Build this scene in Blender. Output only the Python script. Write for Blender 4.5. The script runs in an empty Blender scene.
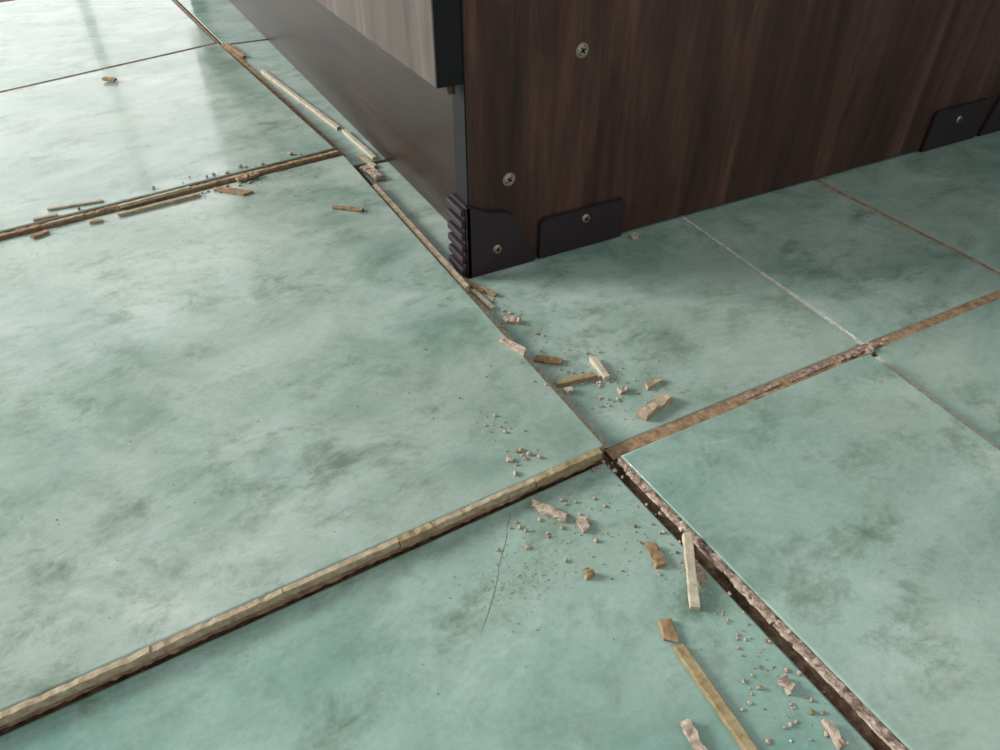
import bpy, bmesh, math, random
from mathutils import Vector, Matrix, noise
random.seed(7)
MM=0.001
scene=bpy.context.scene
try:
    scene.view_settings.view_transform='Standard'
except Exception: pass
COL=bpy.context.collection
def s2l(c):
    r=[]
    for v in c:
        v=v/255.0
        r.append(v/12.92 if v<=0.04045 else ((v+0.055)/1.055)**2.4)
    return (r[0],r[1],r[2],1)
# ------------------------------------------------------------ materials
def newmat(name):
    m=bpy.data.materials.new(name); m.use_nodes=True
    nt=m.node_tree; b=nt.nodes['Principled BSDF']
    return m,nt,b
def N(nt,t,**kw):
    n=nt.nodes.new(t)
    for k,v in kw.items():
        if k in n.inputs.keys(): n.inputs[k].default_value=v
        else: setattr(n,k,v)
    return n
def ramp(nt,stops,src):
    r=nt.nodes.new('ShaderNodeValToRGB')
    e=r.color_ramp.elements
    while len(e)<len(stops): e.new(0.5)
    for i,(p,c) in enumerate(stops):
        e[i].position=p; e[i].color=c
    nt.links.new(src,r.inputs[0]); return r.outputs[0]
def g4(v): return (v,v,v,1)
def mix(nt,fac,a,b,mode='MIX'):
    m=nt.nodes.new('ShaderNodeMix'); m.data_type='RGBA'; m.blend_type=mode
    if isinstance(fac,(int,float)): m.inputs[0].default_value=fac
    else: nt.links.new(fac,m.inputs[0])
    for i,x in ((6,a),(7,b)):
        if isinstance(x,tuple): m.inputs[i].default_value=x
        else: nt.links.new(x,m.inputs[i])
    return m.outputs[2]

def mat_tile():
    m,nt,b=newmat('marble_glazed_tile')
    g=nt.nodes.new('ShaderNodeNewGeometry')
    at=N(nt,'ShaderNodeAttribute'); at.attribute_name='trand'
    tone=N(nt,'ShaderNodeAttribute'); tone.attribute_name='tone'
    sc=N(nt,'ShaderNodeVectorMath',operation='SCALE'); sc.inputs[0].default_value=(3.1,5.7,2.3)
    nt.links.new(at.outputs['Fac'],sc.inputs['Scale'])
    add=N(nt,'ShaderNodeVectorMath',operation='ADD')
    nt.links.new(g.outputs['Position'],add.inputs[0]); nt.links.new(sc.outputs[0],add.inputs[1])
    mp=N(nt,'ShaderNodeMapping'); mp.inputs['Rotation'].default_value=(0,0,-0.35); mp.inputs['Scale'].default_value=(1.0,1.35,1)
    nt.links.new(add.outputs[0],mp.inputs[0])
    n1=N(nt,'ShaderNodeTexNoise',Scale=12.0,Detail=9.0,Roughness=0.66,Distortion=0.4)
    n2=N(nt,'ShaderNodeTexNoise',Scale=32.0,Detail=9.0,Roughness=0.74,Distortion=0.3)
    n3=N(nt,'ShaderNodeTexNoise',Scale=5.0,Detail=5.0,Roughness=0.6,Distortion=0.4)
    n4=N(nt,'ShaderNodeTexNoise',Scale=260.0,Detail=4.0,Roughness=0.75)
    n5=N(nt,'ShaderNodeTexNoise',Scale=14.0,Detail=8.0,Roughness=0.68,Distortion=0.4)
    for n in (n1,n2,n3,n4,n5): nt.links.new(mp.outputs[0],n.inputs['Vector'])
    basep=ramp(nt,[(0.30,s2l((112,140,126))),(0.44,s2l((140,163,151))),(0.57,s2l((160,179,169))),(0.74,s2l((192,202,194)))],n1.outputs['Fac'])
    baset=ramp(nt,[(0.30,s2l((86,132,119))),(0.44,s2l((112,154,142))),(0.57,s2l((133,171,160))),(0.74,s2l((172,198,189)))],n1.outputs['Fac'])
    base=mix(nt,tone.outputs['Fac'],basep,baset)  # low tone is paler: tile tint plus some sky reflection put into the colour
    w=ramp(nt,[(0.35,g4(0)),(0.68,g4(0.5))],n3.outputs['Fac'])
    c=mix(nt,w,base,s2l((182,192,179)))
    v=ramp(nt,[(0.46,g4(0)),(0.65,g4(0.78))],n2.outputs['Fac'])
    gate=ramp(nt,[(0.43,g4(0.1)),(0.61,g4(1))],n5.outputs['Fac'])
    vv=mix(nt,1.0,v,gate,'MULTIPLY')
    c=mix(nt,vv,c,s2l((88,110,88)))
    sp=ramp(nt,[(0.38,g4(0.87)),(0.6,g4(1))],n4.outputs['Fac'])
    c=mix(nt,0.7,c,sp,'MULTIPLY')
    nt.links.new(c,b.inputs['Base Color'])
    nb=N(nt,'ShaderNodeTexNoise',Scale=6.0,Detail=2.0)
    nt.links.new(g.outputs['Position'],nb.inputs['Vector'])
    bp=N(nt,'ShaderNodeBump',Strength=0.04,Distance=0.01)
    nt.links.new(nb.outputs['Fac'],bp.inputs['Height']); nt.links.new(bp.outputs[0],b.inputs['Normal'])
    rr=ramp(nt,[(0.35,g4(0.08)),(0.7,g4(0.18))],n3.outputs['Fac'])
    nt.links.new(rr,b.inputs['Roughness'])
    b.inputs['Specular IOR Level'].default_value=0.6
    return m
def mat_rough(name,stops,scale=120,rough=0.9,bump=0.5,detail=6,dist=0.001,stretch=None):
    m,nt,b=newmat(name)
    g=nt.nodes.new('ShaderNodeNewGeometry'); src=g.outputs['Position']
    n=N(nt,'ShaderNodeTexNoise',Scale=scale,Detail=detail,Roughness=0.72)
    nt.links.new(src,n.inputs['Vector'])
    c=ramp(nt,[(p,s2l(cc)) for p,cc in stops],n.outputs['Fac'])
    nt.links.new(c,b.inputs['Base Color']); b.inputs['Roughness'].default_value=rough
    b.inputs['Specular IOR Level'].default_value=0.2
    if bump>0:
        n2=N(nt,'ShaderNodeTexNoise',Scale=scale*5,Detail=4.0,Roughness=0.7); nt.links.new(src,n2.inputs['Vector'])
        bp=N(nt,'ShaderNodeBump',Strength=bump,Distance=dist)
        nt.links.new(n2.outputs['Fac'],bp.inputs['Height']); nt.links.new(bp.outputs[0],b.inputs['Normal'])
    return m
def mat_wood(name,dark,mid,light,axis_scale,rough=0.42,spec=0.4,streak=0.7):
    m,nt,b=newmat(name)
    tc=nt.nodes.new('ShaderNodeTexCoord')
    mp=N(nt,'ShaderNodeMapping'); mp.inputs['Scale'].default_value=axis_scale
    nt.links.new(tc.outputs['Object'],mp.inputs[0])
    n1=N(nt,'ShaderNodeTexNoise',Scale=1.0,Detail=8.0,Roughness=0.65,Distortion=0.6)
    n2=N(nt,'ShaderNodeTexNoise',Scale=5.5,Detail=6.0,Roughness=0.75,Distortion=0.2)
    for n in (n1,n2): nt.links.new(mp.outputs[0],n.inputs['Vector'])
    c=ramp(nt,[(0.32,s2l(dark)),(0.5,s2l(mid)),(0.68,s2l(light))],n1.outputs['Fac'])
    f=ramp(nt,[(0.42,g4(0.58)),(0.56,g4(1))],n2.outputs['Fac'])
    c=mix(nt,streak,c,f,'MULTIPLY')
    nt.links.new(c,b.inputs['Base Color']); b.inputs['Roughness'].default_value=rough
    b.inputs['Specular IOR Level'].default_value=spec
    bp=N(nt,'ShaderNodeBump',Strength=0.2,Distance=0.0004)
    nt.links.new(n2.outputs['Fac'],bp.inputs['Height']); nt.links.new(bp.outputs[0],b.inputs['Normal'])
    return m
M_TILE=mat_tile()
M_BODY=mat_rough('tile_edge_body',[(0.35,(112,92,76)),(0.5,(150,128,108)),(0.66,(180,164,144))],140)
M_BODYD=mat_rough('tile_edge_dark',[(0.35,(50,38,38)),(0.5,(88,70,68)),(0.68,(146,128,120))],160)
M_MORTAR=mat_rough('brown_mortar',[(0.32,(62,48,40)),(0.5,(100,80,66)),(0.7,(146,124,104))],160)
M_WHITEG=mat_rough('pale_grout',[(0.35,(156,156,144)),(0.6,(200,198,186))],200)
M_BEIGE=mat_rough('beige_grout',[(0.34,(144,126,102)),(0.5,(172,156,130)),(0.68,(192,180,156))],220,bump=0.2)
M_OLIVE=mat_rough('olive_grout',[(0.34,(126,110,78)),(0.5,(152,136,102)),(0.68,(174,160,126))],160,bump=0.2)
M_BROWN=mat_rough('brown_grout',[(0.34,(114,90,68)),(0.5,(148,122,96)),(0.68,(176,152,124))],180,bump=0.2)
M_LIGHT=mat_rough('light_grout',[(0.34,(160,150,128)),(0.5,(184,174,152)),(0.68,(200,192,172))],180,bump=0.3)
M_PINK=mat_rough('pale_mortar_crumb',[(0.34,(148,130,112)),(0.5,(186,170,150)),(0.68,(212,200,184))],260,bump=0.8)
M_ORANGE=mat_rough('tan_brown_grout',[(0.34,(118,94,68)),(0.5,(146,122,92)),(0.68,(170,146,114))],200,bump=0.2)
M_SIDE=mat_wood('dark_wood_laminate',(46,28,23),(70,45,37),(98,68,57),(38,38,3.6),rough=0.45,spec=0.3,streak=0.6)
M_DRAW=mat_wood('grey_brown_laminate',(64,54,49),(82,71,64),(102,91,83),(30,30,4),rough=0.4,spec=0.35,streak=0.5)
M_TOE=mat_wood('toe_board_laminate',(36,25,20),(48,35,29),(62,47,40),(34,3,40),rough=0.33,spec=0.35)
def mat_plain(name,c,rough=0.5,metal=0.0,spec=0.5):
    m,nt,b=newmat(name)
    g=nt.nodes.new('ShaderNodeNewGeometry')
    n=N(nt,'ShaderNodeTexNoise',Scale=220.0,Detail=3.0); nt.links.new(g.outputs['Position'],n.inputs['Vector'])
    cc=s2l(c); d=tuple(x*0.8 for x in cc[:3])+(1,)
    nt.links.new(ramp(nt,[(0.3,d),(0.7,cc)],n.outputs['Fac']),b.inputs['Base Color'])
    b.inputs['Roughness'].default_value=rough; b.inputs['Metallic'].default_value=metal
    b.inputs['Specular IOR Level'].default_value=spec
    return m
M_BLACK=mat_plain('black_edge_band',(16,15,18),0.5,spec=0.25)
M_PLAST=mat_plain('dark_plum_plastic',(44,32,39),0.42,spec=0.35)
M_SCREW=mat_plain('zinc_brass_screw',(168,156,134),0.4,0.85)
M_CHIPW=mat_plain('chipboard_ring',(140,128,114),0.8)
M_CRACK=mat_plain('hairline_crack',(98,112,104),0.8)
M_WALL=mat_plain('white_wall_paint',(214,216,214),0.8)
M_FRAME=mat_plain('white_window_frame',(235,235,235),0.4)

# ------------------------------------------------------------ mesh helpers
def obj_from_bm(bm,name,mats,parent=None,smooth=False):
    me=bpy.data.meshes.new(name); bm.normal_update(); bm.to_mesh(me); bm.free()
    for m in mats: me.materials.append(m)
    if smooth:
        for p in me.polygons: p.use_smooth=True
    ob=bpy.data.objects.new(name,me); COL.objects.link(ob)
    if parent: ob.parent=parent
    return ob
def box_bm(bm,x0,x1,y0,y1,z0,z1,bev=0.0,mi=0):
    r=bmesh.ops.create_cube(bm,size=1.0)
    vs=r['verts']
    for v in vs:
        v.co=Vector(((x0+x1)/2+v.co.x*(x1-x0),(y0+y1)/2+v.co.y*(y1-y0),(z0+z1)/2+v.co.z*(z1-z0)))
    fs=set(f for v in vs for f in v.link_faces)
    for f in fs: f.material_index=mi
    if bev>0:
        es=list(set(e for v in vs for e in v.link_edges))
        bmesh.ops.bevel(bm,geom=es,offset=bev,segments=2,affect='EDGES',profile=0.5)
def box(name,x0,x1,y0,y1,z0,z1,mat,parent=None,bev=0.0):
    bm=bmesh.new(); box_bm(bm,x0*MM,x1*MM,y0*MM,y1*MM,z0*MM,z1*MM,bev*MM)
    return obj_from_bm(bm,name,[mat],parent)

# ------------------------------------------------------------ floor (tiles + mortar bed)
def slab(bm,lay,lay2,quad,zt,thick=8.5,mi_side=1,jit=0.18,step=9.0,tone=0.5):
    if isinstance(zt,(int,float)): zt=[zt]*4
    r=random.random()*10
    ring=[]
    for i in range(4):
        a=Vector((quad[i][0],quad[i][1],zt[i])); b=Vector((quad[(i+1)%4][0],quad[(i+1)%4][1],zt[(i+1)%4]))
        n=max(2,int((b-a).length/step))
        for k in range(n): ring.append(a.lerp(b,k/n))
    cx=sum(p.x for p in ring)/len(ring); cy=sum(p.y for p in ring)/len(ring)
    rings=[]
    for inset,dz in ((0,-thick),(0,-0.9),(0.3,-0.25),(1.0,0)):
        rr=[]
        for p in ring:
            d=Vector((cx-p.x,cy-p.y,0)).normalized()
            j=random.uniform(-jit,jit)*(1 if inset<0.5 else 0.3)
            v=bm.verts.new(((p.x+d.x*(inset*1.4+j))*MM,(p.y+d.y*(inset*1.4+j))*MM,(p.z+dz)*MM))
            v[lay]=r; v[lay2]=tone; rr.append(v)
        rings.append(rr)
    n=len(ring)
    for k in range(3):
        for i in range(n):
            f=bm.faces.new((rings[k][i],rings[k][(i+1)%n],rings[k+1][(i+1)%n],rings[k+1][i]))
            f.material_index=mi_side if k==0 else 0
            f.smooth=(k>0)
    f=bm.faces.new(rings[3]); f.material_index=0
bm=bmesh.new(); lay=bm.verts.layers.float.new('trand'); lay2=bm.verts.layers.float.new('tone')
tiles=[
 ([(-450,-16),(-1,0),(-3,433),(-450,381)],8,1,0.1),       # lifted large tile
 ([(-450,386),(-8,443),(-32,887),(-450,747)],[12,12,3,3],1,0.15),
 ([(-450,752),(-34,893),(-60,1370),(-450,1250)],[3,3,2,2],1,0.1),
 ([(-900,-16),(-455,-16),(-455,381),(-900,360)],2,1,.3),
 ([(-900,366),(-455,386),(-455,747),(-900,740)],2,1,.3),
 ([(-900,746),(-455,752),(-455,1250),(-900,1250)],2,1,.3),
 ([(5,4),(202,4),(221,416),(5,418)],0,1,0.25),
 ([(204.5,4),(361,4),(367,416),(223.5,416)],0,1,0.3),
 ([(366,4),(690,4),(690,416),(372,416)],0,1,0.5),
 ([(1,424),(450,424),(450,885),(-24,885)],0,1,.5),
 ([(455,424),(690,424),(690,885),(455,885)],0,1,.5),
 ([(-26,891),(450,891),(450,1370),(-50,1370)],0,1,.5),
 ([(455,891),(690,891),(690,1370),(455,1370)],0,1,.5),
 ([(-450,-450),(16,-450),(-3,-4),(-450,-20)],0,1,0.95),
 ([(23,-450),(158,-450),(190,-9),(3,-9)],7,2,0.7),
 ([(164,-450),(690,-450),(690,-3),(203,-3)],0,1,0.6),
 ([(-900,-450),(-455,-450),(-455,-20),(-900,-20)],0,1,.6),
 ([(-450,-900),(10,-900),(10,-456),(-450,-456)],0,1,.6),
 ([(16,-900),(450,-900),(450,-456),(16,-456)],0,1,.6),
 ([(-900,-900),(-455,-900),(-455,-456),(-900,-456)],0,1,.6),
]
for q,z,mi,tn in tiles: slab(bm,lay,lay2,q,z,mi_side=mi,tone=tn)
for gx in range(-6,2):
    for gy in range(3,7):
        x0=gx*450+8; y0=gy*450+30; x1=min(x0+445,690)
        slab(bm,lay,lay2,[(x0,y0),(x1,y0),(x1,y0+445),(x0,y0+445)],1,step=100)
for gx in range(-6,-2):
    for gy in range(-2,3):
        x0=gx*450+ -5; y0=gy*450
        slab(bm,lay,lay2,[(x0,y0),(x0+445,y0),(x0+445,y0+445),(x0,y0+445)],1,step=100)
gx0,gx1,gy0,gy1=-2700,700,-900,3200
box_bm(bm,gx0*MM,gx1*MM,gy0*MM,gy1*MM,-40*MM,-3*MM,mi=3)
def joint(bm,p0,p1,w,z,mi,step=4,rough=0.4):
    a=Vector((p0[0],p0[1],0)); b=Vector((p1[0],p1[1],0)); L=(b-a).length; n=max(2,int(L/step))
    d=(b-a).normalized(); s=Vector((-d.y,d.x,0)); prev=None
    for i in range(n+1):
        c=a.lerp(b,i/n); ww=w/2
        zz=z+random.uniform(-1,1)*rough
        zm=z+random.uniform(-1,1)*rough
        cur=[bm.verts.new(((c+s*ww)*MM)+Vector((0,0,-4*MM))),bm.verts.new((c+s*ww)*MM+Vector((0,0,zz*MM))),
             bm.verts.new(c*MM+Vector((0,0,zm*MM))),
             bm.verts.new((c-s*ww)*MM+Vector((0,0,zz*MM))),bm.verts.new((c-s*ww)*MM+Vector((0,0,-4*MM)))]
        if prev:
            for k in range(4):
                f=bm.faces.new((prev[k],cur[k],cur[k+1],prev[k+1])); f.material_index=mi
        prev=cur
joint(bm,(203.3,4),(222.5,416),3,-0.2,4,rough=0.15)
joint(bm,(200,-9),(161,-450),4,0.3,4,rough=0.2)
joint(bm,(363.5,4),(369.5,416),5,-0.8,5,rough=0.2)
joint(bm,(205,0.5),(690,0.5),7,-0.8,5,rough=0.2)
joint(bm,(2,-0.5),(205,-0.5),8.5,-0.4,5,rough=0.25)
joint(bm,(-32,889),(-450,749.5),6,2.2,5,rough=0.2)
joint(bm,(-34,893),(-58,1370),8,1.6,5,rough=0.2)
joint(bm,(-2,446),(-28,887),8.5,2.2,5,rough=0.3)
joint(bm,(2.5,4),(2.5,178),6,0.2,6,rough=0.4,step=2)
floor=obj_from_bm(bm,'floor',[M_TILE,M_BODY,M_BODYD,M_MORTAR,M_WHITEG,M_BROWN,M_BEIGE])

# ------------------------------------------------------------ debris (one group of broken grout)
DEB=bpy.data.objects.new('broken_grout_debris',None); COL.objects.link(DEB)
def bar_bm(bm,p0,p1,w,h,z0,z1=None,mi=0,jit=0.22,step=3.0,wob=0.12,endj=0.3):
    """irregular broken bar lying from p0 to p1 (mm), bottom at z0 -> z1"""
    if z1 is None: z1=z0
    a=Vector((p0[0],p0[1],z0)); b=Vector((p1[0],p1[1],z1)); L=(b-a).length
    n=max(3,int(L/step)); d=(b-a).normalized(); s=Vector((-d.y,d.x,0)).normalized(); up=Vector((0,0,1))
    prev=None; first=None; ph=random.uniform(0,100)
    ends=[random.uniform(-1,1)*w*endj for _ in range(4)]
    for i in range(n+1):
        t=i/n; c=a.lerp(b,t)
        ww=w*(1+wob*noise.noise(Vector((ph,t*L*0.2,0))))*0.5; hh=h*(1+wob*noise.noise(Vector((ph+9,t*L*0.3,0))))
        off=s*(w*wob*0.6*noise.noise(Vector((ph+30,t*L*0.05,0))))
        pts=[]
        for q,(sx,sz) in enumerate(((-1,0),(-1.0,0.9),(-0.85,1),(0.85,1),(1,0.9),(1,0))):
            if i in (0,n):
                e=d*((ends[0] if sx<0 else ends[1]) if i==0 else (ends[2] if sx<0 else ends[3]))+d*random.uniform(-.1,.1)*w
            else: e=Vector((0,0,0))
            p=c+off+s*(sx*ww)+up*(sz*hh)+e+Vector([random.uniform(-jit,jit)*min(w,h)*0.5 for _ in range(3)])
            if sz==0: p.z=c.z
            pts.append(bm.verts.new(p*MM))
        if prev:
            for k in range(6):
                f=bm.faces.new((prev[k],prev[(k+1)%6],pts[(k+1)%6],pts[k])); f.material_index=mi
        else: first=pts
        prev=pts
    f=bm.faces.new(first[::-1]); f.material_index=mi
    f=bm.faces.new(prev); f.material_index=mi
def stick(name,p0,p1,w,h,z0,mat,z1=None,jit=0.1,**k):
    bm=bmesh.new(); bar_bm(bm,p0,p1,w,h,z0,z1,jit=jit,**k)
    bmesh.ops.recalc_face_normals(bm,faces=bm.faces)
    return obj_from_bm(bm,name,[mat],DEB)
G='grout_splinter'
J=dict(jit=0.45,step=2.0,wob=0.35)
stick(G,(-253,429),(-212,425),3.0,1.5,12.1,M_LIGHT)
stick(G,(-201,411),(-144,420),3.0,2.5,9.8,M_LIGHT)
stick(G,(-204,399),(-138,407),3.5,2.5,8.1,M_BEIGE)
stick(G,(-263,414),(-246,415),3.5,1.5,12.1,M_BEIGE)
stick(G,(-123,412),(-101,390),8,1.8,8.1,M_ORANGE)
stick(G,(-104,420),(-88,424),8,2.5,9.1,M_BROWN,**J)
stick(G,(-46,333),(-25,315),5,1.8,8.1,M_ORANGE)
stick(G,(-267,391),(-255,397),5,2,8.1,M_BROWN)
stick(G,(-226,397),(-216,397),4,2,8.1,M_BEIGE)
stick(G,(-184,784),(-172,772),7,2.5,5.8,M_ORANGE)
stick(G,(-7,745),(18,516),4.5,3,0.1,M_LIGHT,step=6)
stick(G,(21,507),(25,425),4.5,3,0.1,M_LIGHT)
stick(G,(14,440),(19,408),4,2.5,0.1,M_BEIGE)
stick(G,(9,412),(14,378),9,4,0.1,M_PINK,**J)
stick(G,(-22,880),(-14,810),5,4,0.1,M_BROWN)
stick(G,(1.8,176),(1.4,362),5.6,7.8,-1.5,M_BEIGE,jit=0.06,wob=0.1)
stick(G,(8,190),(12,172),4,2,0.1,M_ORANGE)
stick(G,(12,180),(19,163),3.5,2,0.1,M_BROWN)
stick(G,(7,176),(9,150),3.5,2.5,0.1,M_PINK)
stick(G,(10,134),(18,128),5,2.5,0.1,M_PINK,**J)
stick(G,(-7,106),(0,88),4.5,2.5,8.1,M_PINK,jit=0.25)
stick(G,(8,89),(20,79),6,1.8,0.1,M_ORANGE)
stick(G,(7,61),(31,57),4.2,3,0.1,M_OLIVE)
stick(G,(39,71),(36,51),4.2,3.5,0.1,M_LIGHT)
stick(G,(8,53),(13,51),4,2.5,0.1,M_PINK,**J)
stick(G,(36,39),(42,37),4,2.5,0.1,M_PINK,**J)
stick(G,(53,34),(64,36),3.5,2.5,0.1,M_BEIGE,jit=0.3)
stick(G,(35,14),(58,20),6,4.5,0.1,M_BEIGE,jit=0.2,step=2.5,wob=0.2)
stick(G,(152,187),(158,187),4,3,0.1,M_PINK,**J)
stick(G,(-52,-12),(-42,-28),4.5,2.8,0.1,M_PINK,**J)
stick(G,(-36,-31),(-37,-38),4.5,2.5,0.1,M_PINK,**J)
stick(G,(-15,-60),(-18,-72),5,2.5,0.1,M_ORANGE,jit=0.3,step=2)
stick(G,(0,-66),(-18,-96),4.2,3,7.5,M_LIGHT,z1=0.1)
stick(G,(-4,-78),(-7,-88),3.5,3.5,0.1,M_PINK,**J)
stick(G,(-33.5,-95),(-37,-104),6,2,0.1,M_ORANGE)
stick(G,(-36,-107),(-39,-162),4.6,2.6,0.1,M_OLIVE,wob=0.05)
stick(G,(-54,-132),(-56,-152),4.0,3,0.1,M_PINK,**J)
stick(G,(-5,-159),(-8,-168),3.5,3.5,0.1,M_PINK,**J)
stick(G,(-8,-137),(-8,-143),4,3,0.1,M_PINK,**J)
stick(G,(-50,-58),(-50,-61),3.5,3,0.1,M_OLIVE,**J)

# crust still clinging to the tile edges
bm=bmesh.new()
def edge_y(x): return 0+ (x+1)*16/449.0
bar_bm(bm,(-449,edge_y(-449)-1.0),(-8,edge_y(-8)-1.0),3.0,3.8,0.1,mi=3,jit=0.3,step=2.5,wob=0.3)
segs=[-449,-392,-300,-231,-176,-121,-104,-46,-5]
mis=[0,0,0,0,0,1,0,1]
for i in range(len(segs)-1):
    x,x2=segs[i],segs[i+1]-0.2
    w=[3.1,3.0,3.2,3.1,3.0,4.0,3.1,4.2][i]; h=[4.4,4.3,4.4,4.3,4.3,4.9,4.3,4.9][i]
    bar_bm(bm,(x,edge_y(x)-w*0.42),(x2,edge_y(x2)-w*0.42),w,h,3.4,mi=mis[i],jit=0.07,step=2.6,wob=0.15,endj=0.05)
x=-449
yy=lambda q:383+(q+450)*(437-383)/444.0
bar_bm(bm,(-449,yy(-449)+1.5),(-8,yy(-8)+1.5),5.5,10.4,0.1,mi=3,jit=0.08,step=3,wob=0.1)
while x<-10:
    L=random.uniform(14,50); x2=min(x+L,-6); o=random.uniform(-0.5,2.5)
    bar_bm(bm,(x,yy(x)+o),(x2-1,yy(x2)+o),random.uniform(2,4),random.uniform(1.0,2.2),9.8,mi=random.choice([2,3,0,3,0]),jit=0.25,step=2.5,wob=0.3)
    x=x2+random.uniform(0,14)
ex=lambda q:3+(-9-q)*20/441.0
bar_bm(bm,(ex(-10)-0.7,-10),(ex(-445)-0.7,-445),3.0,3.0,2.4,mi=5,jit=0.35,step=1.8,wob=0.4)
y=-18
while y>-440:
    L=random.uniform(8,26); y2=y-L
    bar_bm(bm,(ex(y)-1.7,y),(ex(y2)-1.7,y2),random.uniform(1.2,2.0),random.uniform(1.4,2.2),1.8,mi=4,jit=0.4,step=1.6,wob=0.5)
    y=y2-random.uniform(0,7)
x=100
while x<198:
    L=random.uniform(20,50)
    bar_bm(bm,(x,0.2),(min(x+L,200),0.2),random.uniform(2,4),random.uniform(0.8,1.6),-0.9,mi=random.choice([2,5]),jit=0.3,step=3,wob=0.3)
    x+=L+random.uniform(0,10)
bar_bm(bm,(197,-5),(210,1),4,2.4,-1,mi=5,jit=0.4)
bmesh.ops.recalc_face_normals(bm,faces=bm.faces)
M_CR2=mat_rough('dusty_brown_crust',[(0.35,(96,76,66)),(0.5,(154,134,120)),(0.66,(204,190,174))],300,bump=0.8)
obj_from_bm(bm,'grout_crust_on_tile_edges',[M_BEIGE,M_OLIVE,M_MORTAR,M_BROWN,M_PINK,M_CR2],DEB)

# crumbs
def surf_z(x,y):
    if x<-2 and y>2 and y<380+ (x+450)*0.11: return 8
    if x<-8 and y>388+(x+450)*0.128 : return 12 if y<500 else max(3,12-(y-443)*0.02)
    if 10<x<185 and y<-12: return 7
    return 0
def crumb(bm,x,y,r,mi):
    z=surf_z(x,y)
    if x>2 and y>186: return
    res=bmesh.ops.create_icosphere(bm,subdivisions=1,radius=1.0)
    sx,sy,sz=r*random.uniform(.7,1.3),r*random.uniform(.7,1.3),r*random.uniform(.5,.9)
    a=random.uniform(0,6.28); ca,sa=math.cos(a),math.sin(a)
    for v in res['verts']:
        k=random.uniform(.72,1.2); c=v.co*k
        px,py,pz=c.x*sx,c.y*sy,c.z*sz
        v.co=Vector(((x+px*ca-py*sa)*MM,(y+px*sa+py*ca)*MM,(z+sz*0.75+pz)*MM))
        for f in v.link_faces: f.material_index=mi
bm=bmesh.new()
cl=[ # x,y,sx,sy,count,rmin,rmax
 (-43,-26,14,8,36,.4,1.8),(-76,-50,14,9,320,.13,.38),(-60,-30,20,12,110,.15,.4),(-30,-50,16,14,44,.2,.6),(-46,13,6,6,18,.6,2.2),(-42,44,9,7,14,.4,1.3),
 (16,127,5,10,16,.6,1.8),(25,60,14,18,110,.2,1.1),(38,40,16,14,70,.2,1.2),(60,40,20,20,50,.2,.8),(10,155,4,14,24,.4,1.6),
 (-100,425,26,6,46,.6,2.4),(-160,412,60,4,60,.5,1.8),(-40,437,18,5,36,.6,2.8),
 (-8,-110,4,30,54,.3,1.3),(-14,-140,8,16,60,.3,1.4),(-5,-75,3,16,20,.4,1.4),(-16,-60,8,10,20,.3,1.0),
 (-55,60,40,40,24,.3,.8),(30,150,14,25,34,.25,.8),(80,80,50,45,50,.2,.6),(204,0,8,3,14,.5,1.6),(-3,-10,5,5,16,.5,1.5)]
for x,y,sx,sy,n,r0,r1 in cl:
    for _ in range(n):
        crumb(bm,random.gauss(x,sx),random.gauss(y,sy),r0+(r1-r0)*random.random()**2.2,random.choice([0,0,0,1,2]))
for _ in range(420):
    crumb(bm,random.uniform(-280,180),random.uniform(-180,600),random.uniform(.15,.40),random.choice([0,1,2]))
obj_from_bm(bm,'mortar_crumbs',[M_PINK,M_BEIGE,M_BROWN],DEB)
bm=bmesh.new()
pts=[(-64,-10),(-66,-14),(-70,-18),(-72,-22),(-76,-27),(-83,-35),(-87,-41),(-91,-46),(-98,-54),(-107,-63)]
prev=None
for i,(x,y) in enumerate(pts):
    w=0.2 if 0<i<len(pts)-1 else 0.05
    cur=(bm.verts.new((x*MM,(y+w)*MM,0.00008)),bm.verts.new((x*MM,(y-w)*MM,0.00008)))
    if prev: bm.faces.new((prev[0],prev[1],cur[1],cur[0]))
    prev=cur
obj_from_bm(bm,'hairline_tile_crack',[M_CRACK],floor)

# ------------------------------------------------------------ cabinet
cab=bpy.data.objects.new('kitchen_cabinet',None); COL.objects.link(cab)
box('side_panel',15,678,196,214,2,740,M_SIDE,cab,bev=0.5)
box('side_panel_edge_band',14.0,15.1,196.2,213.8,2,740,M_BLACK,cab)
box('side_panel_far',15,678,1500,1518,2,740,M_SIDE,cab,bev=0.5)
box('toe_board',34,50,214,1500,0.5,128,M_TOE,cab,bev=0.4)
box('bottom_board',34,678,214,1500,128,144,M_SIDE,cab)
box('back_board',670,678,214,1500,5,740,M_SIDE,cab)
box('top_board',-8,682,190,1524,740,768,M_SIDE,cab,bev=1.5)
zz=137; hs=[196,196,196]
for i,hh in enumerate(hs):
    for j in range(2):
        y0=196+j*661+(2 if j else 0); y1=y0+657
        box('drawer_front_%d_%d'%(i+1,j+1),-4,13.6,y0+0.9,y1,zz,zz+hh,M_DRAW,cab,bev=0.8)
        box('drawer_front_edge_%d_%d'%(i+1,j+1),-3.6,13.4,y0,y0+0.95,zz+0.4,zz+hh-0.4,M_BLACK,cab)
    zz+=hh+4
def cyl(name,c,axis,r,d,mat,parent,seg=24,r2=None):
    bm=bmesh.new()
    bmesh.ops.create_cone(bm,cap_ends=True,segments=seg,radius1=r*MM,radius2=(r2 if r2 is not None else r)*MM,depth=d*MM)
    q=Vector(axis).to_track_quat('Z','Y').to_matrix().to_4x4()
    bm.transform(Matrix.Translation(Vector(c)*MM)@q)
    return obj_from_bm(bm,name,[mat],parent)
cyl('cap_under_drawer',(8,203,134),(0,0,-1),3.0,6,M_SIDE,cab)
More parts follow.
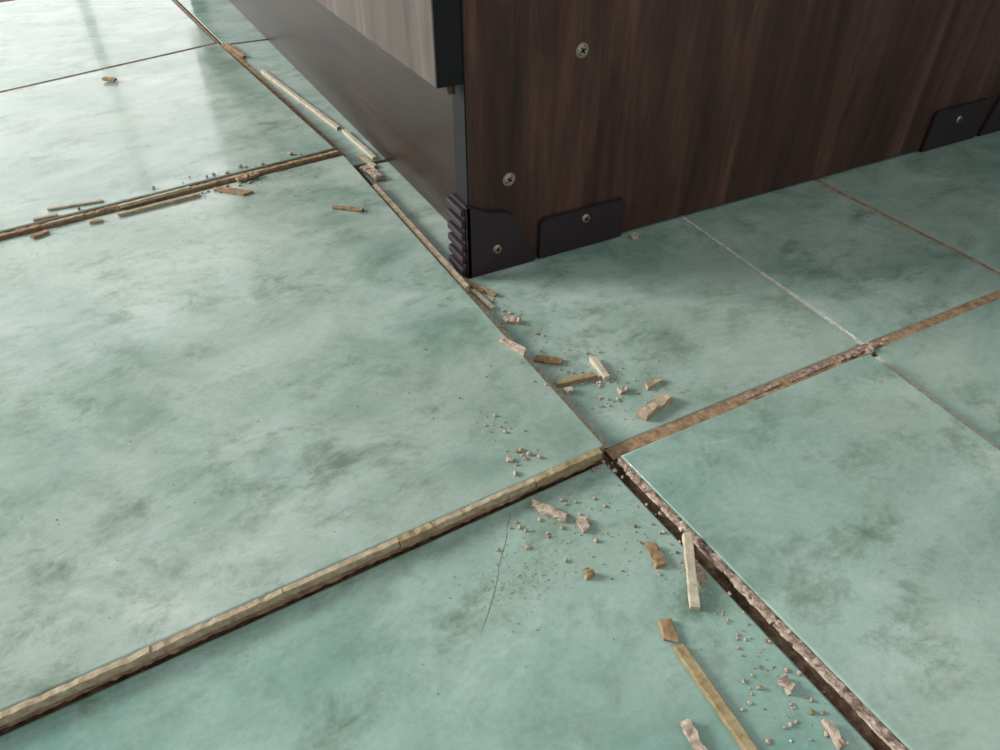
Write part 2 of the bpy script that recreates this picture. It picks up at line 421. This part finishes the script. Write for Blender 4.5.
def screw(name,x,z,yface,ring=False,r=3.9):
    if ring: cyl(name+'_ring',(x,yface-0.15,z),(0,-1,0),r+0.9,0.4,M_CHIPW,cab)
    cyl(name+'_head',(x,yface-0.8,z),(0,-1,0),r,1.4,M_SCREW,cab,r2=r*0.72)
    bm=bmesh.new()
    a=random.uniform(0.2,1.2)
    for k in (0,1):
        b2=bmesh.new()
        box_bm(b2,-r*0.55*MM,r*0.55*MM,-0.2*MM,0.2*MM,-0.55*MM,0.55*MM)
        b2.transform(Matrix.Translation(Vector((x,yface-1.45,z))*MM)@Matrix.Rotation(a+k*math.pi/2,4,'Y'))
        me=bpy.data.meshes.new('t'); b2.to_mesh(me); b2.free(); bm.from_mesh(me); bpy.data.meshes.remove(me)
    obj_from_bm(bm,name+'_cross_slot',[M_BLACK],cab)
screw('panel_screw_1',99,146,196,True)
screw('panel_screw_2',46,69,196,True)
def plate(name,prof,y0,y1,mat):
    bm=bmesh.new()
    A=[bm.verts.new((x*MM,y0*MM,z*MM)) for x,z in prof]; B=[bm.verts.new((x*MM,y1*MM,z*MM)) for x,z in prof]
    bm.faces.new(A); bm.faces.new(B[::-1]); n=len(prof)
    for i in range(n): bm.faces.new((A[i],B[i],B[(i+1)%n],A[(i+1)%n]))
    bmesh.ops.recalc_face_normals(bm,faces=bm.faces)
    bmesh.ops.bevel(bm,geom=[e for e in bm.edges],offset=0.7*MM,segments=2,affect='EDGES')
    return obj_from_bm(bm,name,[mat],cab)
prof=[(11,0.3),(67,0.3),(69,3),(61,18),(53,30),(49,42),(42,46.5),(28,50),(14,57),(11,57)]
plate('corner_foot_side_plate',prof,192.5,196,M_PLAST)
box('corner_foot_front_plate',11,15,192.5,218,0.3,57,M_PLAST,cab,bev=0.8)
for i in range(6):
    z=3+i*9.3
    box('corner_foot_rib_%d'%(i+1),7.6,12,194,219,z,z+5.6,M_PLAST,cab,bev=1.3)
screw('foot_screw_1',35,19,192.5,r=3.6)
pl=[(71,0.3),(147,0.3),(147,31),(144,33.5),(75,33.5),(71,30)]
plate('joining_plate_front',pl,192.8,196,M_PLAST)
screw('foot_screw_2',111,25,192.8,r=3.6)
plate('joining_plate_rear',[(503,0.3),(583,0.3),(583,38),(580,40),(506,40),(503,37)],192.8,196,M_PLAST)
screw('foot_screw_3',543,26,192.8,r=3.6)
plate('corner_foot_rear_plate',[(590,0.3),(682,0.3),(682,57),(640,50),(608,44),(600,38)],192.5,196,M_PLAST)
screw('foot_screw_4',615,26,192.5,r=3.6)

# ------------------------------------------------------------ room
def wall_with_opening(name,axis,pos,a0,a1,b0,b1,z0,z1,H,t=120):
    bm=bmesh.new()
    def bx(u0,u1,w0,w1):
        if axis=='x': box_bm(bm,(pos-t)*MM,pos*MM,u0*MM,u1*MM,w0*MM,w1*MM)
        else: box_bm(bm,u0*MM,u1*MM,pos*MM,(pos+t)*MM,w0*MM,w1*MM)
    bx(a0,b0,-40,H); bx(b1,a1,-40,H); bx(b0,b1,-40,z0); bx(b0,b1,z1,H)
    return obj_from_bm(bm,name,[M_WALL])
wall_with_opening('wall_left','x',-2700,-900,3200,1300,2900,700,2100,2500)
wall_with_opening('wall_back','y',3200,-2700,700,-2100,450,60,2100,2500)
bm=bmesh.new(); box_bm(bm,.70,.80,-.9,3.2,-.04,2.5); obj_from_bm(bm,'wall_right',[M_WALL])
def window(name,axis,pos,b0,b1,z0,z1,nd):
    bm=bmesh.new(); w=45
    def bx(u0,u1,w0,w1):
        if axis=='x': box_bm(bm,(pos-80)*MM,(pos-40)*MM,u0*MM,u1*MM,w0*MM,w1*MM)
        else: box_bm(bm,u0*MM,u1*MM,(pos+40)*MM,(pos+80)*MM,w0*MM,w1*MM)
    bx(b0,b0+w,z0,z1); bx(b1-w,b1,z0,z1); bx(b0+w,b1-w,z0,z0+w); bx(b0+w,b1-w,z1-w,z1)
    for k in range(1,nd):
        c=b0+(b1-b0)*k/nd; bx(c-20,c+20,z0+w,z1-w)
    return obj_from_bm(bm,name,[M_FRAME])
window('window_1','x',-2700,1300,2900,700,2100,2)
window('window_2','y',3200,-2100,450,60,2100,4)

# ------------------------------------------------------------ light
w=bpy.data.worlds.new('sky'); scene.world=w; w.use_nodes=True
bg=w.node_tree.nodes['Background']; bg.inputs[0].default_value=(0.95,0.98,1.0,1); bg.inputs[1].default_value=0.64
def area(name,loc,target,sx,sy,e,col=(1,1,1)):
    l=bpy.data.lights.new(name,'AREA'); l.shape='RECTANGLE'; l.size=sx; l.size_y=sy; l.energy=e; l.color=col
    o=bpy.data.objects.new(name,l); COL.objects.link(o); o.location=loc
    o.rotation_euler=(Vector(target)-Vector(loc)).to_track_quat('-Z','Y').to_euler()
area('window_daylight_left',(-2.85,2.1,1.4),(0,0.1,0),1.1,1.0,205,(1,0.97,0.95))
area('window_daylight_back',(-0.82,3.36,1.08),(-0.82,0,1.08),2.5,2.0,17,(1.0,0.98,0.98))

# ------------------------------------------------------------ camera
cd=bpy.data.cameras.new('camera'); cam=bpy.data.objects.new('camera',cd); COL.objects.link(cam)
cd.sensor_width=36; cd.lens=25.56; cd.clip_start=0.01
cam.location=(-0.1745,-0.2091,0.28)
cam.rotation_euler=(math.radians(50),0,math.radians(-27.8))
scene.camera=cam
